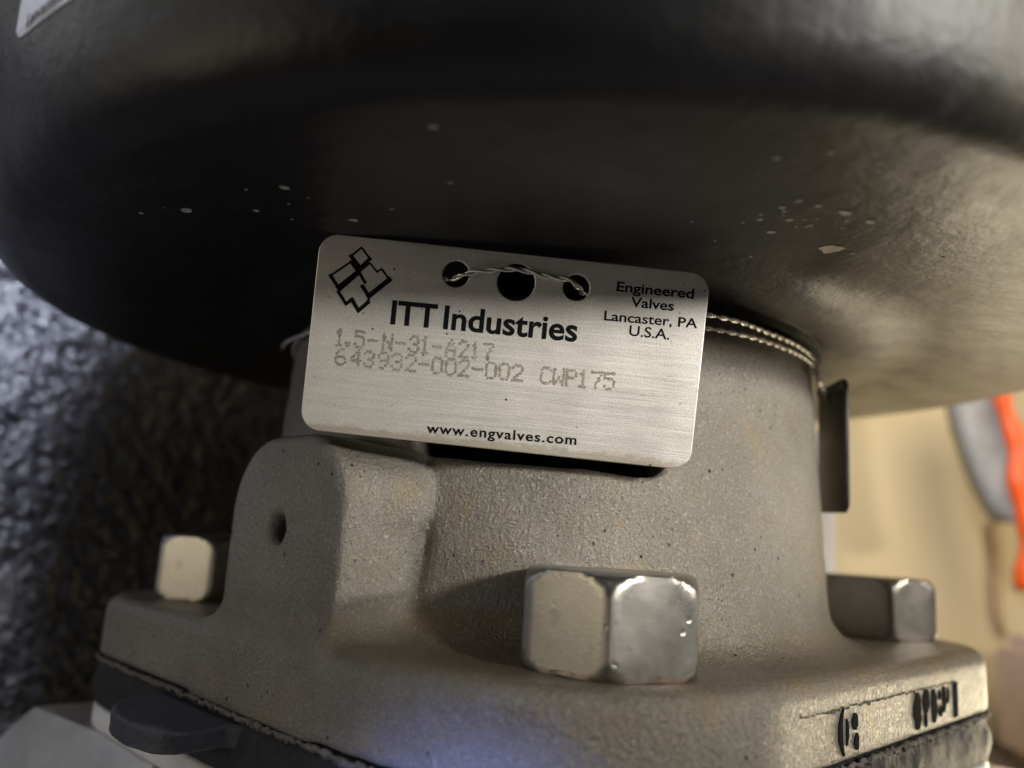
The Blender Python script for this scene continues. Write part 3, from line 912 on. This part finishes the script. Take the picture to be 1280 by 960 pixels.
# ================================================================== surroundings
# black crinkled sheet behind on the left
def sheet():
    p0 = Vector((-215, 44, -80)); ex = Vector((95, 112, 0)).normalized(); nrm = Vector((112, -95, 0)).normalized()
    W_, H_, st = 262, 150, 0.62
    nx, nz = int(W_/st), int(H_/st)
    V = np.zeros((nx+1, nz+1, 3)); 
    for i in range(nx+1):
        for j in range(nz+1):
            s_, t_ = i*st, j*st
            q = Vector((s_*0.95+t_*0.38, t_*0.52, 3.3))
            d_ = 1.2*mn.noise(q*0.5)+1.2*mn.noise(q)+0.9*mn.noise(q*2.1)
            d_ += 5.0*mn.noise(Vector((s_*.02, t_*.02, 1)))
            p = p0+ex*s_+nrm*d_; V[i, j] = (p.x, p.y, p.z+t_)
    idx = np.arange((nx+1)*(nz+1)).reshape(nx+1, nz+1)
    Qs = np.stack([idx[:-1, :-1].ravel(), idx[1:, :-1].ravel(), idx[1:, 1:].ravel(), idx[:-1, 1:].ravel()], 1)
    return V.reshape(-1, 3), Qs
P, Q = sheet()
sh = np_mesh('black_foam_sheet', P, Q, M['mat'], None)
tag(sh, 'glossy black crinkled foam sheet standing behind the valve on the left', 'foam sheet')

bm = bmesh.new(); box(bm, -40, 620, 400, 412, -80, 330)
wl = bm_obj('wall', bm, M['board'], None, smooth=False); tag(wl, kind='structure')
bm = bmesh.new(); box(bm, -260, 620, -40, 400, -92, -80.05)
tb = bm_obj('tabletop', bm, M['table'], None, smooth=False); tag(tb, kind='structure')

# grey post right behind the neck
v_, f_ = lathe([(0, 0), (11, 0), (11, 6), (8.5, 7), (8.5, 112), (0, 112)], 40)
po = mesh_obj('grey_post', v_, f_, M['grey_post'], None, loc=(78.0, 213, -80))
po.data.set_sharp_from_angle(angle=R(40))
tag(po, 'plain grey round post behind the neck on the right', 'post')

# grey strap and orange cord hanging near the wall, lower right
def ribbon(path, wd, th, name, mat):
    vs, fs = [], []
    n = len(path)
    for (x, y, z), w0 in zip(path, wd):
        for dx, dy in ((-1, -1), (-.6, -1.25), (.6, -1.25), (1, -1), (1, 1), (-1, 1)):
            vs.append((x+dx*w0/2, y+dy*th/2, z))
    for i in range(n-1):
        for q in range(6):
            fs.append((i*6+q, i*6+(q+1) % 6, (i+1)*6+(q+1) % 6, (i+1)*6+q))
    fs.append(tuple(range(6))[::-1]); fs.append(tuple((n-1)*6+q for q in range(6)))
    return mesh_obj(name, vs, fs, mat, None)
gs = ribbon([(200, 338, 90), (200, 338, 74), (202, 338, 58), (205, 338, 44), (208, 338, 32), (211, 338, 24), (213, 338, 19)], [24, 23, 22, 20, 17, 15, 12], 10, 'grey_strap', M['grey_strap'])
tag(gs, 'tapering grey strap end hanging before the pale board at the right edge', 'strap')
pts = []
for i in range(40):
    t = i/39
    pts.append((202.5+5.5*t+1.3*math.sin(t*17+.6), 322+2*math.sin(t*7), 95-103*t))
v_, f_ = tube(pts, [3.4+0.45*math.sin(i*0.9) for i in range(40)], 14)
oc = mesh_obj('orange_cord', v_, f_, M['orange'], None)
tag(oc, 'bright orange ribbed rubber cord at the right edge of the picture', 'cord')
pts = [(180+1.5*math.sin(i*.7), 392, 30-6*i) for i in range(9)]
rg = ribbon([(241, 396, 22), (241, 396, 8), (240, 396, -8), (240, 396, -22), (242, 396, -32)], [5, 4, 4, 3, 2], 2, 'brown_smear', M['brown'])  # thin strip modelled in place of a brown smear on the board
tag(rg, 'faint brown smear on the pale board below the grey strap', 'smear')
bmr = bmesh.new(); vsx = box(bmr, 0, 60, 0, 40, 0, 52)
bmesh.ops.bevel(bmr, geom=bmr.edges[:], offset=6, segments=4, affect='EDGES')
bx = bm_obj('pink_box', bmr, m_simple('dull_pink_plastic', (0.66, 0.50, 0.42), 0.6, 0, .1, .05, .05), None, loc=(219, 330, -80), sharp=60)
tag(bx, 'blurred dull pink rounded box at the lower right corner', 'box')
